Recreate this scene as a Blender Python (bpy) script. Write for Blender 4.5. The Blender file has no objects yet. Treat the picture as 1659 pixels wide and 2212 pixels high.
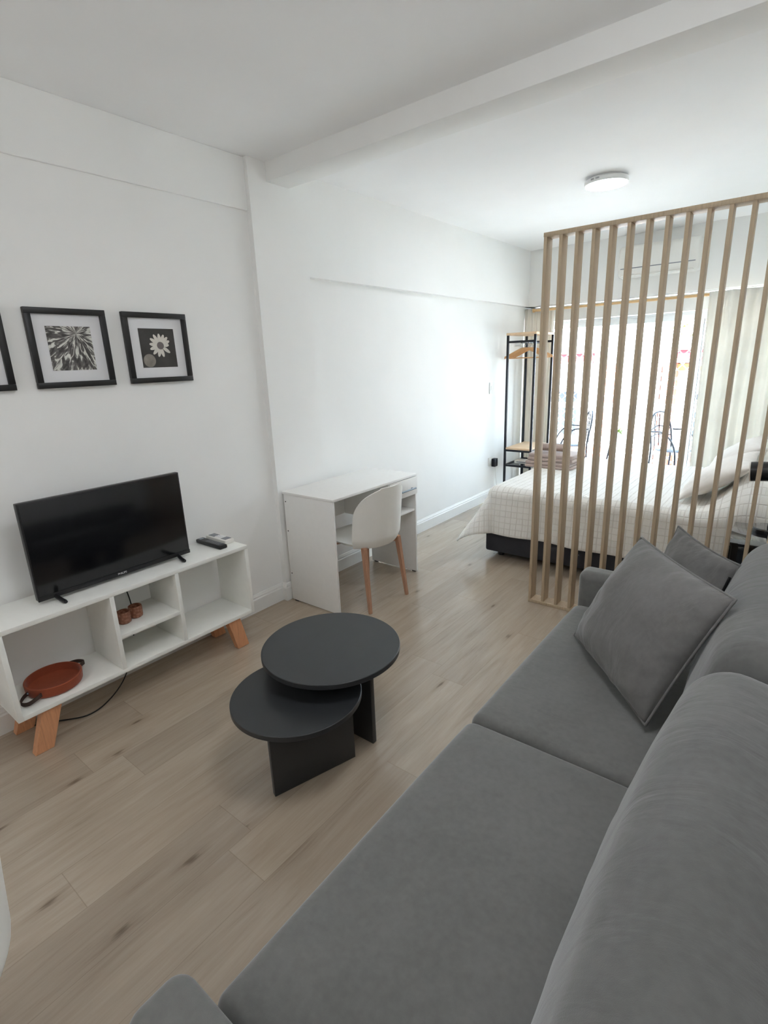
import bpy, bmesh, math, random
from mathutils import Vector, Matrix, noise
random.seed(7)
C = bpy.context.scene.collection
PI = math.pi

# ------------------------------------------------------------------ materials
def lin(c):
    return tuple(((v/255.0)/12.92 if v/255.0 <= .04045 else ((v/255.0+.055)/1.055)**2.4) for v in c) + (1.0,)

class NT:
    def __init__(s, name):
        s.m = bpy.data.materials.new(name); s.m.use_nodes = True
        s.t = s.m.node_tree; s.n = s.t.nodes; s.l = s.t.links
        s.b = s.n['Principled BSDF']; s.out = s.n['Material Output']
    def node(s, typ, **kw):
        n = s.n.new(typ)
        for k, v in kw.items(): setattr(n, k, v)
        return n
    def put(s, sock, v):
        if hasattr(v, 'links') or isinstance(v, bpy.types.NodeSocket): s.l.new(v, sock)
        else: sock.default_value = v
    def math(s, op, a, b=0.0, c=0.0):
        n = s.node('ShaderNodeMath', operation=op)
        s.put(n.inputs[0], a); s.put(n.inputs[1], b)
        if op in ('MULTIPLY_ADD', 'WRAP', 'COMPARE'): s.put(n.inputs[2], c)
        return n.outputs[0]
    def xyz(s, vec):
        n = s.node('ShaderNodeSeparateXYZ'); s.l.new(vec, n.inputs[0]); return n.outputs
    def comb(s, x, y, z=0.0):
        n = s.node('ShaderNodeCombineXYZ')
        s.put(n.inputs[0], x); s.put(n.inputs[1], y); s.put(n.inputs[2], z); return n.outputs[0]
    def noise(s, vec, scale, detail=3, rough=.5, dist=0.0):
        n = s.node('ShaderNodeTexNoise'); s.l.new(vec, n.inputs['Vector'])
        n.inputs['Scale'].default_value = scale; n.inputs['Detail'].default_value = detail
        n.inputs['Roughness'].default_value = rough; n.inputs['Distortion'].default_value = dist
        return n.outputs['Fac']
    def ramp(s, fac, stops):
        n = s.node('ShaderNodeValToRGB'); s.l.new(fac, n.inputs[0])
        e = n.color_ramp.elements
        while len(e) < len(stops): e.new(.5)
        for i, (p, c) in enumerate(stops): e[i].position = p; e[i].color = c
        return n.outputs[0]
    def mix(s, fac, a, b, blend='MIX'):
        n = s.node('ShaderNodeMix', data_type='RGBA', blend_type=blend)
        s.put(n.inputs[0], fac); s.put(n.inputs[6], a); s.put(n.inputs[7], b); return n.outputs[2]
    def bump(s, h, strength=.2, dist=.01, prev=None):
        n = s.node('ShaderNodeBump'); s.l.new(h, n.inputs['Height'])
        n.inputs['Strength'].default_value = strength; n.inputs['Distance'].default_value = dist
        if prev is not None: s.l.new(prev, n.inputs['Normal'])
        return n.outputs[0]
    def coord(s, k='Object'):
        return s.node('ShaderNodeTexCoord').outputs[k]

def plain(name, rgb, rough=.5, metal=0.0, var=.06, nscale=25.0, bump=.04, bscale=160.0, spec=.5, coat=0.0):
    """paint / plastic / metal with a little procedural tone and surface grain"""
    a = NT(name); co = a.coord()
    c = lin(rgb)
    f = a.noise(co, nscale, 4)
    lo = tuple(v*(1-var) for v in c[:3]) + (1,); hi = tuple(min(1, v*(1+var)) for v in c[:3]) + (1,)
    a.l.new(a.ramp(f, [(.3, lo), (.7, hi)]), a.b.inputs['Base Color'])
    a.b.inputs['Roughness'].default_value = rough; a.b.inputs['Metallic'].default_value = metal
    a.b.inputs['Specular IOR Level'].default_value = spec
    if coat: a.b.inputs['Coat Weight'].default_value = coat
    if bump: a.l.new(a.bump(a.noise(co, bscale, 3), bump, .002), a.b.inputs['Normal'])
    return a.m

def wood(name, c1, c2, axis=2, rough=.45, stretch=14.0, scale=6.0):
    a = NT(name); co = a.coord()
    mp = a.node('ShaderNodeMapping'); a.l.new(co, mp.inputs[0])
    sc = [stretch, stretch, stretch]; sc[axis] = 1.0; mp.inputs['Scale'].default_value = sc
    v = mp.outputs[0]
    f = a.noise(v, scale, 6, .6, .6); g = a.noise(v, scale*5, 3)
    h = a.math('MULTIPLY_ADD', g, .35, a.math('MULTIPLY', f, .75))
    a.l.new(a.ramp(h, [(.32, lin(c2)), (.5, lin(c1)), (.72, lin(tuple(min(255, int(v*1.07)) for v in c1)))]), a.b.inputs['Base Color'])
    a.b.inputs['Roughness'].default_value = rough
    a.l.new(a.bump(h, .15, .002), a.b.inputs['Normal'])
    return a.m

def fabric(name, rgb, var=.14, weave=900.0, wr=.25, sheen=.25, rough=.9):
    a = NT(name); co = a.coord(); c = lin(rgb)
    f1 = a.noise(co, 5, 5, .6); f2 = a.noise(co, 60, 3)
    f = a.math('MULTIPLY_ADD', f2, .4, a.math('MULTIPLY', f1, .6))
    lo = tuple(v*(1-var) for v in c[:3]) + (1,); hi = tuple(v*(1+var) for v in c[:3]) + (1,)
    a.l.new(a.ramp(f, [(.35, lo), (.65, hi)]), a.b.inputs['Base Color'])
    a.b.inputs['Roughness'].default_value = rough
    a.b.inputs['Specular IOR Level'].default_value = .2
    a.b.inputs['Sheen Weight'].default_value = sheen; a.b.inputs['Sheen Roughness'].default_value = .4
    mp = a.node('ShaderNodeMapping'); a.l.new(co, mp.inputs[0]); mp.inputs['Scale'].default_value = (.35, 1.0, .35)
    n1 = a.bump(a.noise(mp.outputs[0], 11, 4, .55, .6), wr, .02)
    n2 = a.bump(a.noise(co, weave, 2), .22, .002, n1)
    a.l.new(n2, a.b.inputs['Normal'])
    return a.m

M = {}
M['wall'] = plain('wall_paint', (242, 242, 240), .75, bump=.05, bscale=90, var=.012, nscale=3, spec=.25)
M['ceiling'] = plain('ceiling_paint', (248, 248, 248), .85, bump=.03, bscale=90, var=.01, nscale=3, spec=.2)
M['trim'] = plain('trim_paint', (235, 235, 232), .45, var=.012, bump=.02)
M['white_lam'] = plain('white_laminate', (238, 238, 233), .38, var=.015, bump=.02)
M['desk_lam'] = plain('desk_laminate', (238, 237, 234), .38, var=.012, bump=.02)
M['white_plastic'] = plain('white_plastic', (232, 230, 224), .35, var=.01, bump=.01)
M['black_plastic'] = plain('black_plastic', (24, 24, 26), .38, var=.1)
M['screen'] = plain('screen_glass', (16, 17, 20), .16, var=.05, bump=0, spec=.5)
M['black_table'] = plain('black_table_paint', (44, 46, 48), .42, var=.08, nscale=9, bump=.03, bscale=300)
M['black_frame'] = plain('black_frame_paint', (20, 20, 20), .4, var=.1)
M['mat_board'] = plain('mat_board', (226, 226, 228), .8, var=.01)
M['black_metal'] = plain('black_metal', (38, 40, 46), .4, .5, var=.1)
M['steel'] = plain('brushed_steel', (150, 160, 172), .35, .6, var=.08)
M['chair_wood'] = wood('beech_wood', (178, 136, 110), (148, 108, 84), 2)
M['leg_wood'] = wood('orange_pine', (206, 148, 108), (176, 120, 82), 2, .5)
M['slat_wood'] = wood('pale_pine', (186, 167, 141), (158, 139, 115), 2, .5)
M['shelf_wood'] = wood('shelf_wood', (214, 184, 150), (180, 148, 114), 0, .5)
M['hanger_wood'] = wood('hanger_wood', (206, 160, 112), (172, 126, 82), 0, .45)
M['rod_wood'] = wood('rod_wood', (216, 178, 128), (190, 148, 100), 0, .45)
M['sofa'] = fabric('sofa_velvet', (108, 108, 105), .12, 700, .12, .5)
M['sofa_back'] = fabric('sofa_velvet_wrinkled', (100, 100, 98), .12, 700, .30, .45)
M['pillow'] = fabric('pillow_velvet', (112, 111, 109), .10, 700, .35, .3)
M['towel'] = fabric('taupe_towel', (176, 158, 150), .12, 420, .3, .4)
M['bed_base'] = fabric('charcoal_bed_fabric', (60, 60, 64), .1, 800, .1, .1)
M['pillowcase'] = fabric('pillowcase', (228, 222, 215), .03, 700, .22, .1)
M['felt'] = fabric('rust_felt', (150, 76, 52), .1, 700, .1, .2)
M['leather'] = plain('brown_leather', (58, 40, 32), .55, var=.15, bump=.15)
M['cable'] = plain('black_rubber', (18, 18, 18), .5, var=.1)
M['grey_button'] = plain('grey_buttons', (130, 134, 140), .5)
M['white_powder'] = plain('white_powder_coat', (235, 236, 236), .4, var=.01)
M['stucco'] = plain('cream_stucco', (238, 234, 226), .9, var=.05, nscale=.8, bump=.1, bscale=30)
M['concrete'] = plain('pale_concrete', (205, 200, 192), .85, var=.06, nscale=2, bump=.1, bscale=30)
M['red_awning'] = plain('red_awning_cloth', (150, 40, 46), .8, var=.08, nscale=2)
M['orange_paint'] = plain('orange_fascia', (190, 110, 62), .8, var=.06)
M['dark_glass'] = plain('dark_window_glass', (46, 50, 58), .2, var=.1)
M['brick'] = plain('rose_brick', (150, 84, 66), .9, var=.2, nscale=6)
M['leaf'] = plain('green_leaf', (116, 138, 38), .6, var=.25, nscale=8)
M['soil'] = plain('soil', (70, 52, 40), .9, var=.2)
M['pot'] = plain('white_pot', (236, 232, 224), .5)
M['nightstand'] = plain('black_gloss', (22, 24, 30), .06, var=.05, bump=0, spec=.8, coat=.6)

def floor_material():
    a = NT('oak_plank_floor'); co = a.coord(); X = a.xyz(co)
    W, L = .185, 1.25
    u = a.math('DIVIDE', X[0], W); iu = a.math('FLOOR', u)
    w1 = a.node('ShaderNodeTexWhiteNoise', noise_dimensions='1D'); a.l.new(iu, w1.inputs['W'])
    v = a.math('ADD', a.math('DIVIDE', X[1], L), a.math('MULTIPLY', w1.outputs[0], 3.7)); iv = a.math('FLOOR', v)
    w2 = a.node('ShaderNodeTexWhiteNoise', noise_dimensions='2D'); a.l.new(a.comb(iu, iv), w2.inputs['Vector'])
    r = w2.outputs[0]
    off = a.math('MULTIPLY', r, 40)
    gv = a.comb(a.math('ADD', a.math('MULTIPLY', X[0], 9.0), off), a.math('MULTIPLY', X[1], 1.1), off)
    g1 = a.noise(gv, 1.3, 5, .6, 1.2)
    gv2 = a.comb(a.math('ADD', a.math('MULTIPLY', X[0], 60.0), off), a.math('MULTIPLY', X[1], 3.0), off)
    g2 = a.noise(gv2, 1.6, 4, .65, .4)
    g = a.math('ADD', a.math('MULTIPLY', g1, .62), a.math('MULTIPLY', g2, .38))
    base = a.ramp(g, [(.26, lin((142, 127, 110))), (.42, lin((165, 150, 133))), (.62, lin((177, 163, 146))), (.82, lin((187, 174, 157)))])
    tone = a.ramp(r, [(0, (.86, .84, .82, 1)), (.5, (.97, .96, .95, 1)), (1, (1.06, 1.05, 1.03, 1))])
    col = a.mix(1.0, base, tone, 'MULTIPLY')
    # knots: dark stretched cells
    kv = a.comb(a.math('ADD', a.math('MULTIPLY', X[0], 3.4), off), a.math('MULTIPLY', X[1], 1.25), off)
    vo = a.node('ShaderNodeTexVoronoi', voronoi_dimensions='2D'); a.l.new(kv, vo.inputs['Vector']); vo.inputs['Scale'].default_value = 1.0
    kd = a.math('ADD', vo.outputs['Distance'], a.math('MULTIPLY', a.math('SUBTRACT', g2, .5), .10))
    kn = a.ramp(kd, [(.0, (.36, .31, .26, 1)), (.016, (.50, .45, .40, 1)), (.04, (.86, .84, .82, 1)), (.11, (1, 1, 1, 1))])
    col = a.mix(.85, col, kn, 'MULTIPLY')
    fu = a.math('ABSOLUTE', a.math('SUBTRACT', a.math('FRACT', u), .5)); fv = a.math('ABSOLUTE', a.math('SUBTRACT', a.math('FRACT', v), .5))
    gap = a.math('MAXIMUM', a.math('GREATER_THAN', fu, .4945), a.math('GREATER_THAN', fv, .4989))
    col = a.mix(a.math('MULTIPLY', gap, .38), col, lin((120, 104, 86)))
    a.l.new(col, a.b.inputs['Base Color'])
    rr = a.ramp(g, [(.2, (.27,)*3+(1,)), (.8, (.16,)*3+(1,))])
    a.b.inputs['Specular IOR Level'].default_value = .9
    a.l.new(rr, a.b.inputs['Roughness'])
    h = a.math('SUBTRACT', a.math('MULTIPLY', g2, .35), a.math('MULTIPLY', gap, .8))
    a.l.new(a.bump(h, .12, .002), a.b.inputs['Normal'])
    return a.m
M['floor'] = floor_material()

def quilt_material():
    """cream quilted coverlet: stitched rectangles drawn from the cloth's own UV (metres)"""
    a = NT('quilted_coverlet'); uv = a.coord('UV'); X = a.xyz(uv)
    w = a.node('ShaderNodeTexWhiteNoise', noise_dimensions='2D')
    S = .046
    gx = a.math('DIVIDE', X[0], S); gy = a.math('DIVIDE', X[1], S)
    a.l.new(a.comb(a.math('FLOOR', gx), a.math('FLOOR', gy)), w.inputs['Vector'])
    fx = a.math('ABSOLUTE', a.math('SUBTRACT', a.math('FRACT', gx), .5)); fy = a.math('ABSOLUTE', a.math('SUBTRACT', a.math('FRACT', gy), .5))
    pick = a.math('GREATER_THAN', w.outputs[0], .5)
    sub = a.math('ABSOLUTE', a.math('SUBTRACT', a.math('FRACT', a.math('MULTIPLY', gx, 2)), .5))
    lx = a.math('SMOOTH_MAX', fx, a.math('MULTIPLY', sub, pick), .02)
    m = a.math('MAXIMUM', lx, fy)
    line = a.ramp(m, [(.43, (0, 0, 0, 1)), (.5, (1, 1, 1, 1))])
    fine = a.noise(uv, 320, 2)
    c = a.mix(line, lin((240, 238, 233)), lin((224, 220, 213)))
    a.l.new(c, a.b.inputs['Base Color']); a.b.inputs['Roughness'].default_value = .92
    a.b.inputs['Specular IOR Level'].default_value = .15
    wr = a.noise(uv, 7, 4, .6)
    n1 = a.bump(wr, .25, .02)
    inv = a.math('SUBTRACT', 1.0, line)
    n2 = a.bump(a.math('MULTIPLY_ADD', fine, .15, inv), .5, .006, n1)
    a.l.new(n2, a.b.inputs['Normal'])
    return a.m
M['quilt'] = quilt_material()

def sheer_material(name, rgb, trans, tl):
    a = NT(name); co = a.coord()
    d = a.node('ShaderNodeBsdfDiffuse'); t = a.node('ShaderNodeBsdfTranslucent'); tr = a.node('ShaderNodeBsdfTransparent')
    f = a.noise(co, 6, 3)
    c = a.ramp(f, [(.3, lin(tuple(int(v*.97) for v in rgb))), (.7, lin(rgb))])
    for n in (d, t): a.l.new(c, n.inputs['Color'])
    m1 = a.node('ShaderNodeMixShader'); m1.inputs[0].default_value = tl
    a.l.new(d.outputs[0], m1.inputs[1]); a.l.new(t.outputs[0], m1.inputs[2])
    m2 = a.node('ShaderNodeMixShader'); m2.inputs[0].default_value = trans
    a.l.new(m1.outputs[0], m2.inputs[1]); a.l.new(tr.outputs[0], m2.inputs[2])
    a.l.new(m2.outputs[0], a.out.inputs['Surface'])
    return a.m
M['sheer'] = sheer_material('sheer_curtain_cloth', (244, 241, 234), .02, .20)
M['linen'] = sheer_material('linen_curtain_cloth', (238, 233, 224), .0, .16)

def glass_material():
    a = NT('window_glass')
    tr = a.node('ShaderNodeBsdfTransparent'); tr.inputs[0].default_value = (.96, .98, .98, 1)
    gl = a.node('ShaderNodeBsdfGlossy'); gl.inputs['Roughness'].default_value = .02
    fr = a.node('ShaderNodeFresnel'); fr.inputs[0].default_value = 1.45
    m = a.node('ShaderNodeMixShader'); a.l.new(a.math('MULTIPLY', fr.outputs[0], .6), m.inputs[0])
    a.l.new(tr.outputs[0], m.inputs[1]); a.l.new(gl.outputs[0], m.inputs[2]); a.l.new(m.outputs[0], a.out.inputs['Surface'])
    return a.m
M['glass'] = glass_material()

def amber_material():
    a = NT('amber_pressed_glass'); co = a.coord()
    vo = a.node('ShaderNodeTexVoronoi'); a.l.new(co, vo.inputs['Vector']); vo.inputs['Scale'].default_value = 70
    c = a.ramp(vo.outputs['Distance'], [(.0, lin((200, 150, 126))), (.6, lin((160, 108, 86)))])
    a.l.new(c, a.b.inputs['Base Color']); a.b.inputs['Roughness'].default_value = .2
    a.b.inputs['Transmission Weight'].default_value = .35; a.b.inputs['IOR'].default_value = 1.3
    a.l.new(a.bump(vo.outputs['Distance'], .6, .004), a.b.inputs['Normal'])
    return a.m
M['amber'] = amber_material()

def emit_material(name, rgb, strength):
    a = NT(name); co = a.coord()
    f = a.noise(co, 3, 2)
    c = a.ramp(f, [(0, lin(tuple(int(v*.98) for v in rgb))), (1, lin(rgb))])
    e = a.node('ShaderNodeEmission'); a.l.new(c, e.inputs[0]); e.inputs[1].default_value = strength
    a.l.new(e.outputs[0], a.out.inputs['Surface'])
    return a.m
M['diffuser'] = plain('lamp_diffuser', (248, 248, 248), .4, var=.005, bump=0)

def leaf_print_material():
    """black-and-white photograph of a plant's long narrow leaves"""
    a = NT('leaf_photograph'); uv = a.coord('UV'); X = a.xyz(uv)
    dx = a.math('SUBTRACT', X[0], .66); dy = a.math('SUBTRACT', X[1], .84)
    ang = a.math('ARCTAN2', dx, dy); rad = a.math('SQRT', a.math('ADD', a.math('MULTIPLY', dx, dx), a.math('MULTIPLY', dy, dy)))
    v = a.comb(a.math('MULTIPLY', ang, 2.4), a.math('MULTIPLY', rad, 1.5), 0)
    f = a.noise(v, 2.8, 2, .5, .9)
    st = a.noise(a.comb(a.math('MULTIPLY', ang, 9), rad, 3.0), 2.2, 2, .5, .5)
    g = a.math('ADD', a.math('MULTIPLY', f, .75), a.math('MULTIPLY', st, .25))
    c = a.ramp(g, [(.40, lin((62, 60, 58))), (.52, lin((112, 108, 106))), (.56, lin((206, 206, 198))), (.7, lin((228, 228, 222)))])
    a.l.new(c, a.b.inputs['Base Color']); a.b.inputs['Roughness'].default_value = .3
    return a.m
M['leaf_print'] = leaf_print_material()
M['dark_print'] = plain('dark_photograph', (62, 61, 60), .3, var=.15, nscale=18, bump=0)
M['petal'] = plain('petal_print', (214, 210, 202), .4, var=.05, nscale=60, bump=0)
M['daisy_eye'] = plain('daisy_eye_print', (112, 104, 102), .5, var=.15, nscale=200, bump=0)
M['blur_print'] = plain('blurred_flower_print', (134, 128, 120), .5, var=.2, nscale=30, bump=0)

# ------------------------------------------------------------------ mesh helpers
def mk(name, bm, mat, parent=None, smooth=None, loc=None, rot=None):
    me = bpy.data.meshes.new(name)
    bmesh.ops.remove_doubles(bm, verts=bm.verts, dist=1e-6)
    bmesh.ops.recalc_face_normals(bm, faces=bm.faces)
    bm.to_mesh(me); bm.free()
    o = bpy.data.objects.new(name, me); C.objects.link(o)
    for m in (mat if isinstance(mat, (list, tuple)) else [mat]): me.materials.append(m)
    if smooth is not None:
        for p in me.polygons: p.use_smooth = True
        if smooth < 180: me.set_sharp_from_angle(angle=math.radians(smooth))
    if parent is not None: o.parent = parent
    if loc is not None: o.location = loc
    if rot is not None: o.rotation_euler = rot
    return o

def tag(o, label=None, cat=None, group=None, kind=None):
    if label: o['label'] = label
    if cat: o['category'] = cat
    if group: o['group'] = group
    if kind: o['kind'] = kind
    return o

def thing(name, label, cat, loc=(0, 0, 0), rotz=0.0, group=None):
    o = bpy.data.objects.new(name, None); C.objects.link(o)
    o.empty_display_size = .05
    o.location = loc; o.rotation_euler = (0, 0, rotz)
    return tag(o, label, cat, group)

def copy_tree(o, parent=None):
    c = o.copy(); C.objects.link(c)
    if parent is not None: c.parent = parent
    for ch in list(o.children): copy_tree(ch, c)
    return c

def B(): return bmesh.new()

def box(bm, x0, x1, y0, y1, z0, z1, bev=0.0, seg=2, mtx=None):
    r = bmesh.ops.create_cube(bm, size=1.0)
    vs = r['verts']
    for v in vs:
        v.co = Vector(((x0+x1)/2 + v.co.x*(x1-x0), (y0+y1)/2 + v.co.y*(y1-y0), (z0+z1)/2 + v.co.z*(z1-z0)))
    if bev > 0:
        es = list({e for v in vs for e in v.link_edges})
        res = bmesh.ops.bevel(bm, geom=es, offset=bev, segments=seg, profile=.5, affect='EDGES')
        vs = list({v for f in res['faces'] for v in f.verts} | {v for v in vs if v.is_valid})
    if mtx is not None:
        for v in vs: v.co = mtx @ v.co
    return vs

def bxo(name, mat, parent, *a, bev=.0015, seg=2, mtx=None, **kw):
    bm = B(); box(bm, *a, bev=bev, seg=seg, mtx=mtx); return mk(name, bm, mat, parent, 30 if bev else None, **kw)

def prism(bm, p0, p1, a0, a1):
    """tapered rectangular bar; a0/a1 = (ux,uy,uz, vx,vy,vz) half extents vectors at both ends"""
    vs = []
    for p, a in ((p0, a0), (p1, a1)):
        u, v = Vector(a[:3]), Vector(a[3:]); p = Vector(p)
        vs.append([bm.verts.new(p+s*u+t*v) for s, t in ((-1, -1), (1, -1), (1, 1), (-1, 1))])
    for i in range(4):
        j = (i+1) % 4; bm.faces.new((vs[0][i], vs[0][j], vs[1][j], vs[1][i]))
    bm.faces.new(vs[0][::-1]); bm.faces.new(vs[1])

def lathe(bm, prof, n=48, c=(0, 0, 0), axis='Z', squash=(1, 1)):
    """closed revolution; profile = [(r,z)...]"""
    rings = []
    for r, z in prof:
        ring = []
        for i in range(n):
            t = 2*PI*i/n
            if axis == 'Z': p = (c[0]+r*math.cos(t)*squash[0], c[1]+r*math.sin(t)*squash[1], c[2]+z)
            elif axis == 'X': p = (c[0]+z, c[1]+r*math.cos(t), c[2]+r*math.sin(t))
            else: p = (c[0]+r*math.cos(t), c[1]+z, c[2]+r*math.sin(t))
            ring.append(bm.verts.new(p))
        rings.append(ring)
    for a, b in zip(rings, rings[1:]):
        for i in range(n):
            j = (i+1) % n; bm.faces.new((a[i], a[j], b[j], b[i]))
    bm.faces.new(rings[0][::-1]); bm.faces.new(rings[-1])

def tube(bm, pts, r, n=8, closed=False, caps=True):
    pts = [Vector(p) for p in pts]; m = len(pts); rings = []
    rr = r if isinstance(r, (list, tuple)) else [r]*m
    prev = None
    for i, p in enumerate(pts):
        if closed: d = pts[(i+1) % m]-pts[i-1]
        else: d = pts[min(i+1, m-1)]-pts[max(i-1, 0)]
        d.normalize()
        if prev is None:
            up = Vector((0, 0, 1)) if abs(d.z) < .9 else Vector((1, 0, 0))
            a = d.cross(up).normalized()
        else:
            a = (prev - d*prev.dot(d)).normalized()
        prev = a; b = d.cross(a)
        rings.append([bm.verts.new(p+(a*math.cos(2*PI*k/n)+b*math.sin(2*PI*k/n))*rr[i]) for k in range(n)])
    for i in range(m if closed else m-1):
        A, D = rings[i], rings[(i+1) % m]
        for k in range(n):
            j = (k+1) % n; bm.faces.new((A[k], A[j], D[j], D[k]))
    if caps and not closed:
        bm.faces.new(rings[0][::-1]); bm.faces.new(rings[-1])

def smooth_path(pts, n=8):
    pts = [Vector(p) for p in pts]; out = []
    P = [pts[0]*2-pts[1]] + pts + [pts[-1]*2-pts[-2]]
    for i in range(1, len(P)-2):
        for k in range(n):
            t = k/n; a, b, c, d = P[i-1], P[i], P[i+1], P[i+2]
            out.append(.5*((2*b)+(-a+c)*t+(2*a-5*b+4*c-d)*t*t+(-a+3*b-3*c+d)*t**3))
    out.append(pts[-1]); return out

def grid_surface(bm, f, nu, nv, uv=None, thick=0.0, closed_u=False):
    """f(u,v)->Vector over [0,1]^2; thick>0 gives a solid sheet"""
    V = [[bm.verts.new(f(i/(nu if closed_u else nu-1), j/(nv-1))) for j in range(nv)] for i in range(nu)]
    L = bm.loops.layers.uv.verify() if uv else None
    fs = []
    rng = range(nu) if closed_u else range(nu-1)
    for i in rng:
        for j in range(nv-1):
            k = (i+1) % nu
            fc = bm.faces.new((V[i][j], V[k][j], V[k][j+1], V[i][j+1])); fs.append(fc)
            if L:
                for lp, (a, b) in zip(fc.loops, ((i, j), (i+1, j), (i+1, j+1), (i, j+1))):
                    lp[L].uv = uv(a/(nu-1), b/(nv-1))
    if thick:
        bm.normal_update()
        bmesh.ops.solidify(bm, geom=fs, thickness=thick)
    return V

def soft_box(bm, size, r, puff=(0, 0, 0), seg=5, mid=10, fn=None):
    """rounded, crowned cushion block centred on the origin"""
    sx, sy, sz = (s/2 for s in size); 
    if not isinstance(r, (tuple, list)): r = (r, r, r)
    def axis(h, rr):
        a = [-h + rr*(1-math.cos(PI/2*k/seg))*1.0 for k in range(seg)]
        c = [-(h-rr) + 2*(h-rr)*k/mid for k in range(mid+1)]
        return a + c + [-q for q in reversed(a)]
    ax, ay, az = axis(sx, r[0]), axis(sy, r[1]), axis(sz, r[2])
    def mapp(p):
        q = [max(-(h-rr), min(h-rr, c)) for c, h, rr in zip(p, (sx, sy, sz), r)]
        d = [(c-e)/rr for c, e, rr in zip(p, q, r)]
        k = sum(1 for v in d if abs(v) > 1e-9)
        if k:
            m = max(abs(v) for v in d); L = math.sqrt(sum(v*v for v in d))
            d = [v/L*m for v in d] if L else d
        P = [e+v*rr for e, v, rr in zip(q, d, r)]
        un = [P[0]/sx, P[1]/sy, P[2]/sz]
        wx = (1-un[1]**2)*(1-un[2]**2); wy = (1-un[0]**2)*(1-un[2]**2); wz = (1-un[0]**2)*(1-un[1]**2)
        P = [P[0]+puff[0]*un[0]*max(wx, 0)**.7, P[1]+puff[1]*un[1]*max(wy, 0)**.7, P[2]+puff[2]*un[2]*max(wz, 0)**.7]
        v = Vector(P)
        return fn(v, un) if fn else v
    def face(A, Bx, mkp):
        V = [[bm.verts.new(mapp(mkp(a, b))) for b in Bx] for a in A]
        for i in range(len(A)-1):
            for j in range(len(Bx)-1):
                bm.faces.new((V[i][j], V[i+1][j], V[i+1][j+1], V[i][j+1]))
    for s in (-1, 1):
        face(ax, ay, lambda a, b: (a, b, s*sz)); face(ax, az, lambda a, b: (a, s*sy, b)); face(ay, az, lambda a, b: (s*sx, a, b))

def fbm(p, s=1.0):
    return noise.noise(Vector(p)*s)
SKY, SUN, FILL, LAMP, EXPO = 4.0, 16, 5.3, 18, 1.86

# ------------------------------------------------------------------ setting (metres; camera stands at x=0, y=0; +y looks to the window)
XW, XC, XN, XR = -2.629, -2.592, -2.647, .225      # living wall, column face, niche wall, right wall
YB, Y0, Y1, YW = -2.1, 2.155, 2.582, 6.02           # back wall, column near side, niche start, window bulkhead
ZC, ZS = 2.662, 2.086                               # ceiling, niche soffit

def struct(o): return tag(o, kind='structure')
struct(bxo('floor', M['floor'], None, XW-.2, XR+.2, YB-.1, 6.42, -.1, 0, bev=0))
struct(bxo('ceiling', M['ceiling'], None, XW-.2, XR+.2, YB-.1, 6.42, ZC, ZC+.2, bev=0))
bm = B()
box(bm, XW-.15, XW, YB-.1, Y0, 0, ZC)                       # living part
box(bm, XW, XW+.012, YB-.1, Y0, 2.395, ZC, .004)            # slightly proud plaster band at the top
box(bm, XW-.15, XC, Y0, Y1, 0, ZC)                          # column
box(bm, XW-.15, XC, Y1, 6.42, ZS, ZC)                       # wall above the niche
box(bm, XW-.15, XN, Y1-.01, 6.42, 0, ZS+.01)                # niche back
struct(mk('wall_left', bm, M['wall']))
struct(bxo('wall_back', M['wall'], None, XW-.15, XR+.15, YB-.15, YB, 0, ZC, bev=0))
struct(bxo('wall_right', M['wall'], None, XR, XR+.15, YB-.1, 6.42, 0, ZC, bev=0))
struct(bxo('wall_window', M['wall'], None, XW-.1, XR+.1, YW, 6.42, ZS, ZC, bev=.003))
struct(bxo('ceiling_beam', M['wall'], None, XC-.02, XR+.05, 2.286, 2.462, 2.562, ZC+.02, bev=.003))

def baseboard(name, pts):
    """profiled skirting following a polyline, pts = [(x,y,nx,ny)] with outward normals"""
    prof = [(0, 0), (.016, 0), (.016, .088), (.012, .096), (.012, .104), (.007, .112), (.004, .121), (0, .121)]
    bm = B(); rings = []
    for x, y, nx, ny in pts: rings.append([bm.verts.new((x+nx*d, y+ny*d, z)) for d, z in prof])
    n = len(prof)
    for a, b in zip(rings, rings[1:]):
        for i in range(n):
            j = (i+1) % n; bm.faces.new((a[i], a[j], b[j], b[i]))
    bm.faces.new(rings[0]); bm.faces.new(rings[-1][::-1])
    struct(mk(name, bm, M['trim'], None, 25))
baseboard('baseboard_left', [(XW, YB, 1, 0), (XW, Y0, 1, -1), (XC, Y0, 1, -1), (XC, Y1, 1, 1), (XN, Y1, 1, 1), (XN, 6.2, 1, 0)])
baseboard('baseboard_right', [(XR, YB, -1, 0), (XR, 6.2, -1, 0)])

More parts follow.
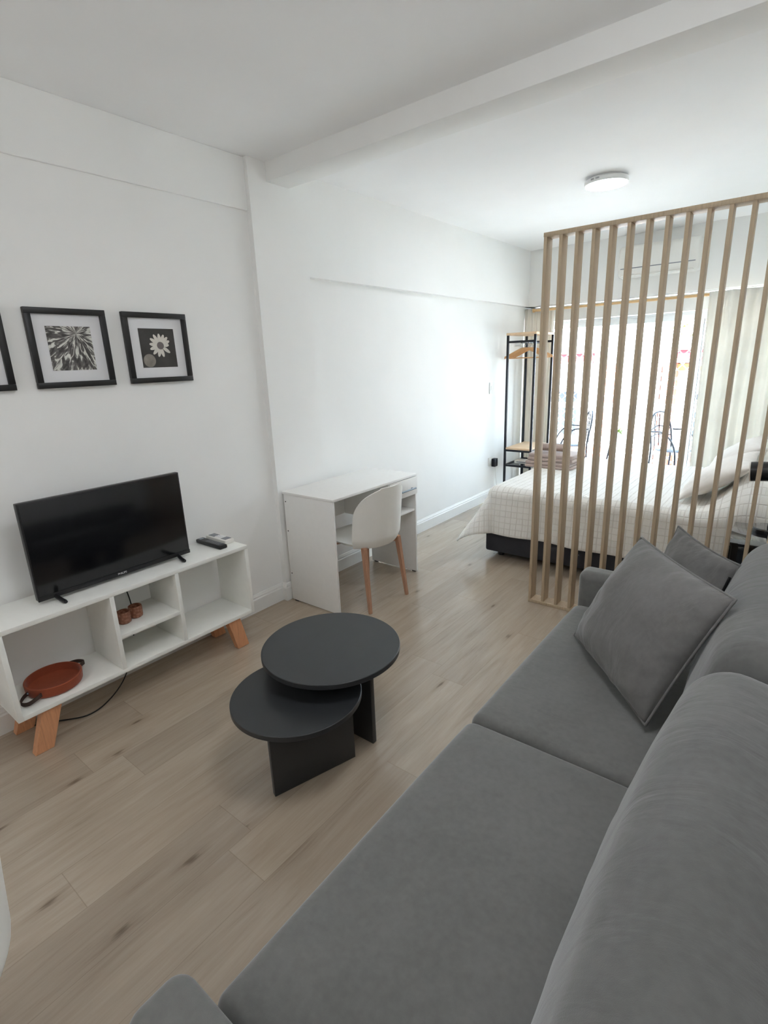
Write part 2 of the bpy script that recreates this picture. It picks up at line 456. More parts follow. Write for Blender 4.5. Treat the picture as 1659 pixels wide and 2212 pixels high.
# window: frame, panes, blind box
w = thing('window_1', None, None, (-1.2, 6.28, 0)); struct(w)
wl, wr = XN+1.2, XR+1.2
bm = B()
box(bm, wl, wl+.05, -.04, .04, 0, ZS, .003); box(bm, wr-.05, wr, -.04, .04, 0, ZS, .003)
box(bm, wl+.05, wr-.05, -.04, .04, 0, .05, .003); box(bm, wl+.05, wr-.05, -.04, .04, 1.90, 2.0, .003)
mk('window_frame', bm, M['white_powder'], w, 30)
for x0, x1, yy in ((wl+.05, .34, .012), (.28, wr-.05, -.012)):
    bm = B(); s = .055
    box(bm, x0, x0+s, yy-.02, yy+.02, .05, 1.90, .003); box(bm, x1-s, x1, yy-.02, yy+.02, .05, 1.90, .003)
    box(bm, x0+s, x1-s, yy-.02, yy+.02, .05, .11, .003); box(bm, x0+s, x1-s, yy-.02, yy+.02, 1.84, 1.90, .003)
    sa = mk('sash', bm, M['white_powder'], w, 30)
    if x0 > wl+.06 or True:
        bxo('pane', M['glass'], sa, x0+s-.004, x1-s+.004, yy-.003, yy+.003, .105, 1.845, bev=0)
bxo('blind_box', M['trim'], w, wl+.03, wr-.03, -.19, -.05, 1.915, 2.07, bev=.006)
struct(bxo('balcony_floor', M['concrete'], None, -4.2, 2.2, 6.42, 7.55, -.12, -.02, bev=0))
bm = B(); box(bm, -4.2, XW-.16, 6.22, 6.42, -.02, 2.7); box(bm, XR+.16, 2.2, 6.22, 6.42, -.02, 2.7)
struct(mk('wall_exterior', bm, M['stucco']))

# ------------------------------------------------------------------ three framed prints
def picture(yc, label, art):
    t = thing('picture_frame', label, 'picture', (XW, yc, 1.657), 0, 'framed prints above the television')
    s, b = .168, .025
    bm = B()
    box(bm, .001, .024, -s, s, s-b, s, .0015); box(bm, .001, .024, -s, s, -s, -s+b, .0015)
    box(bm, .001, .024, -s, -s+b, -s+b, s-b, .0015); box(bm, .001, .024, s-b, s, -s+b, s-b, .0015)
    mk('frame', bm, M['black_frame'], t, 30)
    bxo('mat_board', M['mat_board'], t, .003, .010, -s+b-.004, s-b+.004, -s+b-.004, s-b+.004, bev=0)
    p = .094
    if art == 'leaf':
        bm = B(); grid_surface(bm, lambda u, v: Vector((.0112, -p+2*p*u, -p+2*p*v)), 2, 2, uv=lambda u, v: (u, v))
        mk('print', bm, M['leaf_print'], t)
    elif art == 'daisy':
        pr = bxo('print', M['dark_print'], t, .0095, .0112, -p, p, -p, p, bev=0)
        cy, cz = .012, .012
        bm = B()
        for k, (deg, L) in enumerate([(92, .072), (66, .072), (44, .074), (24, .070), (4, .058), (-36, .074), (-78, .070), (-106, .070), (-136, .074), (-163, .074), (172, .072), (146, .076), (120, .076)]):
            a = math.radians(deg); d = Vector((0, math.cos(a), math.sin(a))); n = Vector((0, -math.sin(a), math.cos(a)))
            prev = None
            for q in range(9):
                f = q/8; L_ = L*.80; r = .014+(L_-.014)*f; wd = .0088*math.sin(PI*(.12+.80*f))**.7 if f < 1 else .003
                c = Vector((.0118+.0002*(k % 2), cy, cz))+d*r
                cur = (bm.verts.new(c-n*wd), bm.verts.new(c+n*wd))
                if prev: bm.faces.new((prev[0], prev[1], cur[1], cur[0]))
                prev = cur
        mk('petals', bm, M['petal'], pr)
        bm = B(); lathe(bm, [(.0001, .0), (.0185, 0), (.0185, .0008), (.0001, .001)], 28, (.0119, cy, cz), 'X')
        mk('flower_centre', bm, M['daisy_eye'], pr)
        bm = B(); lathe(bm, [(.0001, 0), (.032, 0), (.032, .0003), (.0001, .0004)], 28, (.0113, -.056, -.060), 'X', )
        mk('blurred_flower', bm, M['blur_print'], pr)
    else:
        bxo('print', M['dark_print'], t, .0095, .0112, -p, p, -p, p, bev=0)
    return t
picture(.660, 'black framed print cut off by the left edge of the photo', 'plain')
picture(1.079, 'black framed photograph of long narrow pale leaves above the television', 'leaf')
picture(1.494, 'black framed photograph of a white daisy on dark ground', 'daisy')

# ------------------------------------------------------------------ TV unit and what stands on and in it
UX0, UX1, UY0, UY1, UZ0, UZ1 = -2.606, -2.32, .478, 1.676, .188, .596
t = thing('tv_stand', 'low white open media unit on splayed orange wood legs under the television', 'tv stand', (UX0, UY0, 0))
def U(name, mat, x0, x1, y0, y1, z0, z1, par=t, bev=.0012): return bxo(name, mat, par, x0-UX0, x1-UX0, y0-UY0, y1-UY0, z0, z1, bev=bev)
U('top_panel', M['white_lam'], UX0, UX1, UY0, UY1, UZ1-.02, UZ1)
U('bottom_panel', M['white_lam'], UX0, UX1, UY0+.02, UY1-.02, UZ0, UZ0+.02)
U('side_panel', M['white_lam'], UX0, UX1, UY0, UY0+.02, UZ0, UZ1-.02)
U('side_panel', M['white_lam'], UX0, UX1, UY1-.02, UY1, UZ0, UZ1-.02)
U('divider', M['white_lam'], UX0, UX1, .912, .932, UZ0+.02, UZ1-.02)
U('divider', M['white_lam'], UX0, UX1, 1.232, 1.252, UZ0+.02, UZ1-.02)
U('shelf', M['white_lam'], UX0, UX1-.003, .932, 1.232, .357, .377)
for x in (-2.352, -2.575):
    for yt, yb in ((.607, .544), (1.541, 1.587)):
        bm = B()
        prism(bm, (x-UX0, yb-UY0, 0), (x-UX0, yt-UY0, UZ0), (.019, 0, 0, 0, .037, 0), (.022, 0, 0, 0, .039, 0))
        bmesh.ops.bevel(bm, geom=bm.edges[:], offset=.002, segments=1, affect='EDGES')
        mk('leg', bm, M['leg_wood'], t, 30)

tv = thing('television', 'black flat screen television standing on the white media unit', 'television', (-2.45, 1.0425, UZ1))
hw = .3625
bm = B(); box(bm, -.030, 0, -hw, hw, .018, .450, .003); box(bm, -.062, -.03, -hw*.72, hw*.72, .03, .25, .01)
mk('casing', bm, M['black_plastic'], tv, 30)
bxo('screen', M['screen'], tv, -.001, .0012, -hw+.007, hw-.007, .038, .443, bev=.0005)
bxo('chin', M['black_plastic'], tv, -.004, .003, -hw, hw, .016, .036, bev=.001)
for y in (-.293, .293):
    bm = B(); tube(bm, smooth_path([(-.06, y, .05), (-.03, y, .035), (0, y, .022), (.035, y*.985, .012), (.075, y*.97, .008)], 5), [.009]*20+[.0075], 10)
    tube(bm, smooth_path([(-.03, y, .035), (-.06, y, .018), (-.085, y*.98, .0085)], 5), .008, 10)
    mk('foot', bm, M['black_plastic'], tv, 40)
cu = bpy.data.curves.new('logo_text', 'FONT'); cu.body = 'PHILIPS'; cu.size = .0135; cu.extrude = .0003; cu.align_x = 'CENTER'; cu.align_y = 'CENTER'
tmp = bpy.data.objects.new('logo_tmp', cu); C.objects.link(tmp)
bpy.context.view_layer.update()
me = bpy.data.meshes.new_from_object(tmp.evaluated_get(bpy.context.evaluated_depsgraph_get()))
bpy.data.objects.remove(tmp)
lg = bpy.data.objects.new('logo', me); C.objects.link(lg); lg.parent = tv
me.materials.clear(); me.materials.append(M['mat_board'])
lg.location = (.0035, .0, .026); lg.rotation_euler = (PI/2, 0, PI/2)

def remote(loc, rz, L, W, H, body, label, dark):
    r = thing('remote_control', label, 'remote control', loc, rz, 'remotes on the media unit')
    bm = B(); soft_box(bm, (W, L, H), (.008, .008, .006), seg=3, mid=4)
    mk('body', bm, body, r, 60, loc=(0, 0, H/2))
    bm = B()
    if dark:
        for j in range(9):
            for i in range(3):
                box(bm, -.014+i*.011, -.006+i*.011, -L*.36+j*.014, -L*.36+j*.014+.006, H-.001, H+.001, .0005, 1)
        mk('buttons', bm, M['grey_button'], r, 30)
        bxo('label_plate', M['steel'], r, -.012, .012, L*.36, L*.44, H-.001, H+.0005, bev=0)
    else:
        box(bm, -W*.34, W*.34, L*.12, L*.42, H-.001, H+.0012, .001, 1); mk('display', bm, M['grey_button'], r, 30)
        bm = B()
        for j in range(4):
            for i in range(2): box(bm, -.014+i*.016, -.002+i*.016, -L*.14+j*.014, -L*.14+j*.014+.009, H-.001, H+.002, .0008, 1)
        mk('buttons', bm, M['mat_board'], r, 30)
        bxo('lower_panel', M['grey_button'], r, -W*.34, W*.34, -L*.44, -L*.2, H-.001, H+.0008, bev=0)
remote((-2.492, 1.565, UZ1), math.radians(90), .232, .050, .021, M['black_plastic'], 'long black remote control on the media unit beside the television', True)
remote((-2.515, 1.637, UZ1), math.radians(91), .185, .062, .026, M['white_plastic'], 'white remote control with grey display behind the black remote', False)

# rust felt tray
tr = thing('tray', 'round rust-orange felt tray with leather handles in the open left compartment', 'tray', (-2.462, .672, UZ0+.0205))
bm = B(); R = .112
lathe(bm, [(.001, 0), (R-.012, 0), (R-.004, .004), (R, .012), (R+.002, .046), (R-.001, .0485), (R-.006, .048), (R-.007, .012), (R-.014, .0065), (.001, .006)], 64)
mk('tray_body', bm, M['felt'], tr, 45)
for a in (math.radians(-62), math.radians(118)):
    d = Vector((math.cos(a), math.sin(a), 0)); n = Vector((-d.y, d.x, 0))
    path = smooth_path([n*.034+d*(R-.010)+Vector((0, 0, .026)), n*.033+d*(R+.018)+Vector((0, 0, .024)), n*.022+d*(R+.048)+Vector((0, 0, .018)), d*(R+.056)+Vector((0, 0, .016)), -n*.022+d*(R+.048)+Vector((0, 0, .018)), -n*.033+d*(R+.018)+Vector((0, 0, .024)), -n*.034+d*(R-.010)+Vector((0, 0, .026))], 6)
    bm = B(); m = len(path)
    rows = []
    for i, p in enumerate(path):
        dd = (path[min(i+1, m-1)]-path[max(i-1, 0)]).normalized(); sd = dd.cross(Vector((0, 0, 1))).normalized()
        rows.append([bm.verts.new(p+sd*x+Vector((0, 0, z))) for x, z in ((-.0012, -.009), (.0012, -.009), (.0012, .009), (-.0012, .009))])
    for a_, b_ in zip(rows, rows[1:]):
        for i in range(4): bm.faces.new((a_[i], a_[(i+1) % 4], b_[(i+1) % 4], b_[i]))
    bm.faces.new(rows[0]); bm.faces.new(rows[-1][::-1])
    h = mk('handle', bm, M['leather'], tr, 40)
    for s in (-1, 1):
        bm = B(); c = n*.030*s+d*(R-.002)+Vector((0, 0, .028))
        bmesh.ops.create_uvsphere(bm, u_segments=12, v_segments=8, radius=.0042, matrix=Matrix.Translation(c+d*.002))
        mk('rivet', bm, M['steel'], h, 180)

def cup(y, x, label):
    bm = B(); r = .030
    lathe(bm, [(.001, .0), (r-.004, 0), (r+.001, .004), (r+.0025, .014), (r+.0025, .050), (r+.001, .058), (r-.002, .0595), (r-.004, .056), (r-.0025, .04), (r-.004, .012), (r-.01, .008), (.001, .008)], 40)
    tag(mk('candle_glass', bm, M['amber'], None, 50, loc=(x, y, .3775)), label, 'glass', 'amber glasses on the media unit shelf')
cup(1.008, -2.44, 'brown textured glass on the shelf, the one nearer the tray')
cup(1.074, -2.455, 'brown textured glass on the shelf, nearer the empty right compartment')

bm = B(); tube(bm, smooth_path([(-2.60, 1.09, .62), (-2.612, 1.10, .55), (-2.612, 1.125, .40), (-2.605, 1.12, .30), (-2.60, 1.09, .15), (-2.55, 1.0, .03), (-2.46, .87, .006), (-2.43, .76, .006), (-2.50, .66, .006), (-2.56, .58, .006)], 6), .0032, 8)
tag(mk('power_cable', bm, M['cable'], None, 180), 'thin black cable hanging behind the media unit and trailing over the floor', 'cable')
so = thing('wall_socket', 'white wall plate half hidden behind the media unit under the television', 'socket', (XW, 1.16, .52))
bxo('plate', M['white_plastic'], so, 0, .008, -.035, .035, -.055, .055, bev=.003)
bxo('insert', M['trim'], so, .007, .010, -.022, .022, -.03, .03, bev=.001)

# ------------------------------------------------------------------ desk
DX0, DX1, DY0, DY1, DH = -2.574, -2.12, 2.172, 3.057, .765
dk = thing('desk', 'white writing desk with drawer and open shelf against the wall', 'desk', (DX0, DY0, 0))
def D(name, mat, x0, x1, y0, y1, z0, z1, par=None, bev=.0012): return bxo(name, mat, par or dk, x0-DX0, x1-DX0, y0-DY0, y1-DY0, z0, z1, bev=bev)
D('desktop', M['desk_lam'], DX0, DX1, DY0, DY1, DH-.016, DH, bev=.002)
s1 = D('side_panel', M['desk_lam'], DX0+.012, DX1-.006, DY0+.002, DY0+.018, .008, DH-.016)
for z in (.70, .50, .20):
    bm = B(); lathe(bm, [(.001, -.0012), (.0045, -.001), (.0045, .002), (.001, .002)], 14, (.028, .002, z), 'Y'); mk('screw_cap', bm, M['black_plastic'], s1, 30)
D('side_panel', M['desk_lam'], DX0+.012, DX1-.006, DY1-.018, DY1-.002, .008, DH-.016)
YD = 2.725
D('back_panel', M['desk_lam'], DX0+.014, DX0+.030, DY0+.018, DY1-.018, .485, DH-.016)
D('drawer_side', M['desk_lam'], DX0+.030, DX1-.010, YD, YD+.016, .485, DH-.016)
D('shelf', M['desk_lam'], DX0+.030, DX1-.012, YD+.016, DY1-.018, .488, .504)
D('shelf', M['desk_lam'], DX0+.030, DX1-.030, YD+.016, DY1-.018, .612, .624)
dr = D('drawer', M['desk_lam'], DX1-.008, DX1+.006, YD+.002, DY1-.004, .618, DH-.019, bev=.002)
bm = B(); hy0, hy1, hz, hx = 2.84-DY0, 2.985-DY0, .672, DX1+.006-DX0
tube(bm, [(hx+.026, hy0-.012, hz), (hx+.026, hy1+.012, hz)], .0065, 12)
for y in (hy0+.006, hy1-.006): tube(bm, [(hx-.001, y, hz), (hx+.026, y, hz)], .0045, 8)
mk('handle', bm, M['steel'], dr, 40)
for x in (DX0+.035, DX1-.05):
    for y in (DY0+.003, DY1-.017):
        D('foot', M['black_plastic'], x, x+.03, y, y+.014, 0, .009, bev=0)

# ------------------------------------------------------------------ shell chair (built facing -x, seat centre at the origin)
def shell_chair(label, loc, rz, lw=.182):
    c = thing('shell_chair', label, 'chair', loc, rz, 'white shell chairs')
    R0 = .236
    def f(u, v):
        z = .425+.385*v
        A = math.radians(62-8*v)
        if z > .60: A *= max(.10, 1-((z-.60)/.212)**2.6)**.5
        th = (u*2-1)*A
        r = R0*(.84+.16*min(1, (z-.42)/.06)**.5) + .028*((z-.45)/.35 if z > .45 else 0)
        return Vector((r*math.cos(th), r*1.02*math.sin(th), z))
    bm = B(); grid_surface(bm, f, 61, 45, thick=-.009)
    mk('backrest', bm, M['white_plastic'], c, 50)
    bm = B()
    def s(u, v):
        a = u*2*PI; r = v
        cx_, sy_ = math.cos(a), math.sin(a)
        k = (abs(cx_)**3.2+abs(sy_)**3.2)**(-1/3.2)
        x = -.02+.225*k*cx_*r; y = .215*k*sy_*r*(1-.10*max(0, -cx_))
        z = .452 - .020*(1-r**2) - .012*max(0, -cx_*r)**3
        return Vector((x, y, z))
    V = grid_surface(bm, s, 48, 10, closed_u=True)
    low = [bm.verts.new(V[i][-1].co+Vector((0, 0, -.012))+(Vector((0, 0, V[i][-1].co.z))-V[i][-1].co)*.02) for i in range(48)]
    for i in range(48):
        j = (i+1) % 48; bm.faces.new((V[i][-1], V[j][-1], low[j], low[i]))
    lo2 = [bm.verts.new(Vector((v.co.x*.8, v.co.y*.8, .418))) for v in low]
    for i in range(48):
        j = (i+1) % 48; bm.faces.new((low[i], low[j], lo2[j], lo2[i]))
    bm.faces.new(lo2)
    mk('seat', bm, M['white_plastic'], c, 60)
    for sx in (-1, 1):
        for sy in (-1, 1):
            bm = B()
            top = Vector((.165*lw/.182 if sx > 0 else -.13, .160*sy*lw/.182, .428)); bot = Vector((.215*lw/.182 if sx > 0 else -.155, lw*sy, .006))
            prism(bm, bot, top, (.010, 0, 0, 0, .012, 0), (.016, 0, 0, 0, .017, 0))
            prism(bm, top+Vector((0, 0, -.024)), Vector((top.x*.25, top.y*.25, .408)), (0, .012, 0, 0, 0, .016), (0, .012, 0, 0, 0, .010))
            bmesh.ops.bevel(bm, geom=bm.edges[:], offset=.003, segments=2, affect='EDGES')
            lg_ = mk('leg', bm, M['chair_wood'], c, 40)
            bm = B(); box(bm, bot.x-.009, bot.x+.009, bot.y-.010, bot.y+.010, 0, .007, .001, 1); mk('glide', bm, M['chair_wood'], lg_, 30)
    return c
shell_chair('white shell chair with wooden legs pushed up to the desk', (-2.185, 2.507, 0), math.radians(-4))
shell_chair('white shell chair of which only the rim shows at the left photo edge', (-1.182, -.106, 0), math.radians(90), .14)

# ------------------------------------------------------------------ nesting coffee tables
def coffee_table(label, c, r, z, th, panels):
    t = thing('coffee_table', label, 'coffee table', (c[0], c[1], 0), 0, 'nesting black coffee tables')
    bm = B(); lathe(bm, [(.001, z-th), (r-.002, z-th), (r, z-th+.002), (r, z-.002), (r-.002, z), (.001, z)], 96)
    mk('tabletop', bm, M['black_table'], t, 40)
    for p0, p1 in panels:
        d = Vector((p1[0]-p0[0], p1[1]-p0[1], 0)); L = d.length; d.normalize()
        mt = Matrix.Translation((p0[0]-c[0], p0[1]-c[1], 0)) @ Matrix.Rotation(math.atan2(d.y, d.x), 4, 'Z')
        bxo('leg_panel', M['black_table'], t, 0, L, -.011, .011, 0, z-th, bev=.0015, mtx=mt)
coffee_table('taller round black coffee table nearer the desk chair', (-1.395, 1.365), .286, .43, .022, [((-1.570, 1.408), (-1.218, 1.408)), ((-1.395, 1.42), (-1.395, 1.60))])
coffee_table('lower round black coffee table tucked under the taller one', (-1.37, 1.138), .25, .34, .022, [((-1.349, .968), (-1.241, 1.30)), ((-1.53, 1.185), (-1.306, 1.135))])

# ------------------------------------------------------------------ sofa
SF = thing('sofa', 'grey velvet two-seat sofa along the right wall', 'sofa', (-.25, 1.27, 0))
def sofa_part(name, size, r, loc, puff=(0, 0, 0), rot=(0, 0, 0), mat=None, fn=None, seg=5, mid=12):
    bm = B(); soft_box(bm, size, r, puff, seg, mid, fn)
    return mk(name, bm, mat or M['sofa'], SF, 180, loc=(loc[0]+.25, loc[1]-1.27, loc[2]), rot=rot)
def crease(v, un):
    d = fbm((v.x*3, v.y*3, v.z*3))*.006
    return v+Vector((d*.5, 0, d))
bxo('base', M['sofa'], SF, -.685+.25, .17+.25, .20-1.27, 2.38-1.27, .06, .30, bev=.02)
for y, L in ((.790, .968), (1.772, .992)):
    y0 = y
    sc = sofa_part('seat_cushion', (.70, L, .17), (.045, .03, .045), (-.352, y0, .362), (.004, .0, .014), fn=crease, mid=16)
for y, L, dx in ((.765, 1.00, 0), (1.785, .97, .036)):
    def wr(v, un):
        a = fbm((v.x*5+3, v.y*3.2+y*7, v.z*6))*.009 + fbm((v.x*4+v.y*3, v.y*17+y*5, v.z*4))*.0035
        k = max(0, -un[0])
        return v+Vector((-abs(a)*.6*k, a*.3, a*.6))
    bc = sofa_part('back_cushion', (.21, L, .47), (.085, .075, .10), (-.035+dx, y, .655), (.035, .006, .012), (0, math.radians(13.5), 0), M['sofa_back'], wr, 7, 22)
sofa_part('armrest', (.74, .115, .52), (.035, .035, .035), (-.335, 2.372, .322), (.0, .006, .0))
sofa_part('armrest', (.74, .115, .52), (.035, .035, .035), (-.335, .222, .322), (.0, .006, .0))
sofa_part('backrest_frame', (.11, 2.2, .58), (.03, .03, .03), (.155, 1.30, .37))
for x in (-.62, .12):
    for y in (.24, 2.35):
        bm = B(); lathe(bm, [(.001, 0), (.018, 0), (.024, .07), (.001, .07)], 20, (x+.25, y-1.27, 0)); mk('foot', bm, M['black_plastic'], SF, 40)

# ------------------------------------------------------------------ throw pillows (soft square between four corner points)
def throw_pillow(name, label, PT, PR, PB_, PL, t1, t2, mat, seed, zipper=False, cat='cushion', grp=None, pinch=.07, n=45, piping=True):
    PT, PR, PB_, PL = (Vector(p) for p in (PT, PR, PB_, PL))
    base = (PB_+PL)/2; cen = (PT+PR+PB_+PL)/4
    nrm = (PR-PL).cross(PT-PB_).normalized()
    o = thing(name, label, cat, base, 0, grp)
    def pt(u, v, side):
        a, b = 2*u-1, 2*v-1
        uu = u + .5*pinch*(-a)*(1-b*b)*abs(a)**1.5; vv = v + .5*pinch*(-b)*(1-a*a)*abs(b)**1.5
        p = PL*(1-uu)*(1-vv)+PB_*uu*(1-vv)+PR*uu*vv+PT*(1-uu)*vv
        h = max(0, (1-abs(a)**2.3)*(1-abs(b)**2.3))**.55
        edge = (1-h)
        wr = fbm((a*2.2+seed, b*2.2, side*3))*.014*h**.5 + fbm((a*7+seed, b*5, side))*.010*edge*min(1, h*4)
        return p + nrm*((t1 if side > 0 else -t2)*h + wr) - base
    bm = B()
    VA = grid_surface(bm, lambda u, v: pt(u, v, 1), n, n)
    VB = grid_surface(bm, lambda u, v: pt(u, v, -1), n, n)
    bo = mk('cover', bm, mat, o, 180)
    if piping:
        loop = [pt(i/(n-1), 0, 1) for i in range(n)] + [pt(1, i/(n-1), 1) for i in range(1, n)] + [pt(1-i/(n-1), 1, 1) for i in range(1, n)] + [pt(0, 1-i/(n-1), 1) for i in range(1, n-1)]
        bm = B(); tube(bm, loop, .0042, 6, closed=True)
        mk('piping', bm, mat, o, 180)
    if zipper:
        bm = B()
        e0, e1 = pt(.985, .60, 1)+nrm*.002, pt(.985, .86, 1)+nrm*.002
        tube(bm, [e0, e1], .005, 6); zp = mk('zipper', bm, M['black_plastic'], o, 40)
        bm = B(); tube(bm, [e0+nrm*.004, e0+nrm*.010+(PB_-PR).normalized()*.03], .0035, 6); mk('zip_pull', bm, M['steel'], zp, 40)
    return o
throw_pillow('throw_pillow', 'large grey velvet cushion standing diagonally on the far sofa seat', (-.397, 2.03, .887), (-.0625, 1.575, .903), (-.228, 1.495, .482), (-.585, 1.93, .466), .095, .05, M['pillow'], 1.3, pinch=.035, grp='grey cushions on the sofa')
throw_pillow('throw_pillow', 'smaller grey velvet cushion behind the large one, with a dark zip', (-.335, 2.42, .835), (-.085, 2.08, .825), (-.145, 1.99, .47), (-.43, 2.285, .50), .06, .05, M['pillow'], 5.1, zipper=True, grp='grey cushions on the sofa')

# ------------------------------------------------------------------ slatted room divider
SX, SY, SH = -1.232, 3.03, 2.19
sl = thing('slat_screen', 'pale wooden floor-standing slatted screen between sofa and bed', 'room divider', (SX, SY, 0))
nsl = 16; pitch = .0855; sw, sd = .017, .088
xe = (nsl-1)*pitch+sw
bxo('rail', M['slat_wood'], sl, 0, xe, 0, sd, 0, .020, bev=.0015)
bxo('rail', M['slat_wood'], sl, -.001, xe+.001, -.001, sd+.001, SH-.022, SH, bev=.0015)
first = bxo('slat', M['slat_wood'], sl, 0, sw, .002, sd-.002, .020, SH-.022, bev=.0012)
for k in range(1, nsl):
    s = first.copy(); C.objects.link(s); s.parent = sl; s.location = (k*pitch, 0, 0)

# ------------------------------------------------------------------ ceiling lamp and added fill lights
def ceiling_lamp(loc, r, label, dmat):
    l = thing('ceiling_light', label, 'ceiling light', loc, 0, 'round ceiling lights')
    bm = B(); lathe(bm, [(r*.80, 0), (r*.80, -.012), (r-.003, -.012), (r, -.015), (r, -.040), (r-.006, -.042), (r-.006, -.036), (r*.3, -.030)], 72)
    mk('housing', bm, M['white_powder'], l, 40)
    bm = B(); lathe(bm, [(.001, -.030), (r-.0065, -.036), (r-.0065, -.0415), (r-.02, -.0425), (.001, -.043)], 72)
    mk('diffuser', bm, dmat, l, 60)
    for a in (-112, -97):
        t = math.radians(a); mt = Matrix.Rotation(t, 4, 'Z') @ Matrix.Translation((r, 0, -.024))
        bm = B()
        for k in range(4): box(bm, -.001, .0008, -.012+k*.006, -.0085+k*.006, -.005, .005, mtx=mt)
        mk('vent_slots', bm, M['grey_button'], l)
    return l
M['diffuser_bed'] = emit_material('lit_bed_lamp_diffuser', (236, 244, 255), LAMP)
ceiling_lamp((-1.223, 4.026, ZC), .137, 'round white lit ceiling light above the bed', M['diffuser_bed'])
M['fill_dome'] = emit_material('fill_dome_emitter', (246, 249, 255), FILL)
M['fill_globe'] = emit_material('fill_globe_emitter', (250, 250, 252), FILL*.55)
dl = thing('ceiling_light', 'added out-of-view fill light, a large white dome over the sofa end of the room', 'ceiling light', (-.45, 1.05, ZC), 0, 'round ceiling lights')  # invented out-of-view dome, added to brighten the living half
bm = B(); lathe(bm, [(.001, 0), (.285, 0), (.285, -.014), (.001, -.014)], 64); mk('housing', bm, M['white_powder'], dl, 40)
bm = B(); lathe(bm, [(.001, -.0145)]+[(.278*math.cos(a), -.016-.045*math.sin(a)) for a in (k*PI/2/16 for k in range(16))]+[(.001, -.061)], 64); mk('diffuser', bm, M['fill_dome'], dl, 60)
pn = thing('rear_fill_light', 'added out-of-view fill light, a white globe in front of the back wall', 'fill light', (-1.4, -1.1, ZC))  # invented globe behind the camera, added as fill for camera-facing surfaces
bm = B(); lathe(bm, [(.001, 0), (.05, 0), (.05, -.02), (.004, -.024), (.004, -.25), (.03, -.25), (.03, -.27), (.001, -.27)], 32); mk('canopy', bm, M['white_powder'], pn, 40)
bm = B(); bmesh.ops.create_uvsphere(bm, u_segments=40, v_segments=24, radius=.18, matrix=Matrix.Translation((0, 0, -.445))); mk('globe', bm, M['fill_globe'], pn, 180)

# ------------------------------------------------------------------ bed
bx0, bx1, by0, by1 = -1.86, .15, 3.63, 5.22
bd = thing('bed', 'double bed with charcoal base and mattress behind the slatted screen', 'bed', ((bx0+bx1)/2, (by0+by1)/2, 0))
ox, oy = (bx0+bx1)/2, (by0+by1)/2
bxo('base', M['bed_base'], bd, bx0-ox, bx1-ox, by0+.005-oy, by1-oy, .045, .27, bev=.02)
bm = B(); soft_box(bm, (bx1-bx0-.02, by1-by0-.03, .28), (.06, .06, .06), (0, 0, .01)); mk('mattress', bm, M['pillowcase'], bd, 180, loc=(0, 0, .411))
for x in (bx0+.1, bx1-.1):
    for y in (by0+.1, by1-.1):
        bm = B(); lathe(bm, [(.001, 0), (.025, 0), (.03, .045), (.001, .045)], 20, (x-ox, y-oy, 0)); mk('foot', bm, M['black_plastic'], bd, 40)
bxo('headboard', M['bed_base'], bd, bx1-ox, bx1+.06-ox, by0-oy, by1-oy, .1, .80, bev=.02)

ZB = .572
def drape(s, t):
    """cloth coordinates in metres measured from the mattress' foot/near corner (negative = hanging)"""
    R = .075
    a, b = max(0, R-s), max(0, R-t); c = max(0, t-(by1-by0-R))
    x, y, z = bx0+max(s, R), by0+min(max(t, R), by1-by0-R), ZB
    bb = b if b > 0 else -c
    L = math.hypot(a, bb)
    if L > 0:
        p = 3.0
        q = (abs(a)**p+abs(bb)**p)**(1/p)
        dx, dy = -a/L, -bb/L
        ll = q + (L-q)*.55
        if ll < R*PI/2: out, dn = R*math.sin(ll/R), R*(1-math.cos(ll/R))
        else:
            e = ll-R*PI/2; cor = 2*a*abs(bb)/(a*a+bb*bb)
            out = R+e*(.10+.50*cor**1.5); dn = R+e*(.985-.16*cor**1.5)
            out += .016*math.sin(13*s+5*t)*min(1, e/.3)*(1-cor)+.012*fbm((s*3, t*3, 0))*min(1, e/.2)
        x += dx*out; y += dy*out; z -= dn
    # raised over the hidden pillows at the head end
    k = min(1, max(0, (x-(-.42))/.28)); k = k*k*(3-2*k)
    e = min(1, max(0, (t+.12)/.35)); e = e*e*(3-2*e)
    z += k*.20*e + fbm((s*1.7, t*1.7, 5))*.010 + k*fbm((s*6, t*6, 2))*.014
    return Vector((x, y, max(z, .006+.004*fbm((s*20, t*20, 1)))))
S0, S1, T0, T1 = -.33, bx1-bx0-.01, -.335, by1-by0+.25
bm = B()
grid_surface(bm, lambda u, v: drape(S0+(S1-S0)*u, T0+(T1-T0)*v), 158, 152, uv=lambda u, v: (S0+(S1-S0)*u, T0+(T1-T0)*v), thick=-.008)
tag(mk('coverlet', bm, M['quilt'], None, 180), 'cream quilted coverlet draped over the bed and trailing on the floor', 'bedspread')

# two quilted pillows leaning at the head end
def bed_pillow(label, y0, y1, x0, x1, z0, z1, seed):
    throw_pillow('bed_pillow', label, (x1, y1, z1), (x1, y0, z1), (x0, y0, z0), (x0, y1, z0), .085, .06, M['pillowcase'], seed, cat='pillow', grp='pillows on the bed', n=37, piping=False)
bed_pillow('cream pillow leaning on the bed, the one nearer the slatted screen', 3.80, 4.46, -.56, -.17, .595, .855, 2.2)
bed_pillow('cream pillow on the bed nearer the window', 4.50, 5.14, -.50, -.16, .62, .875, 8.4)

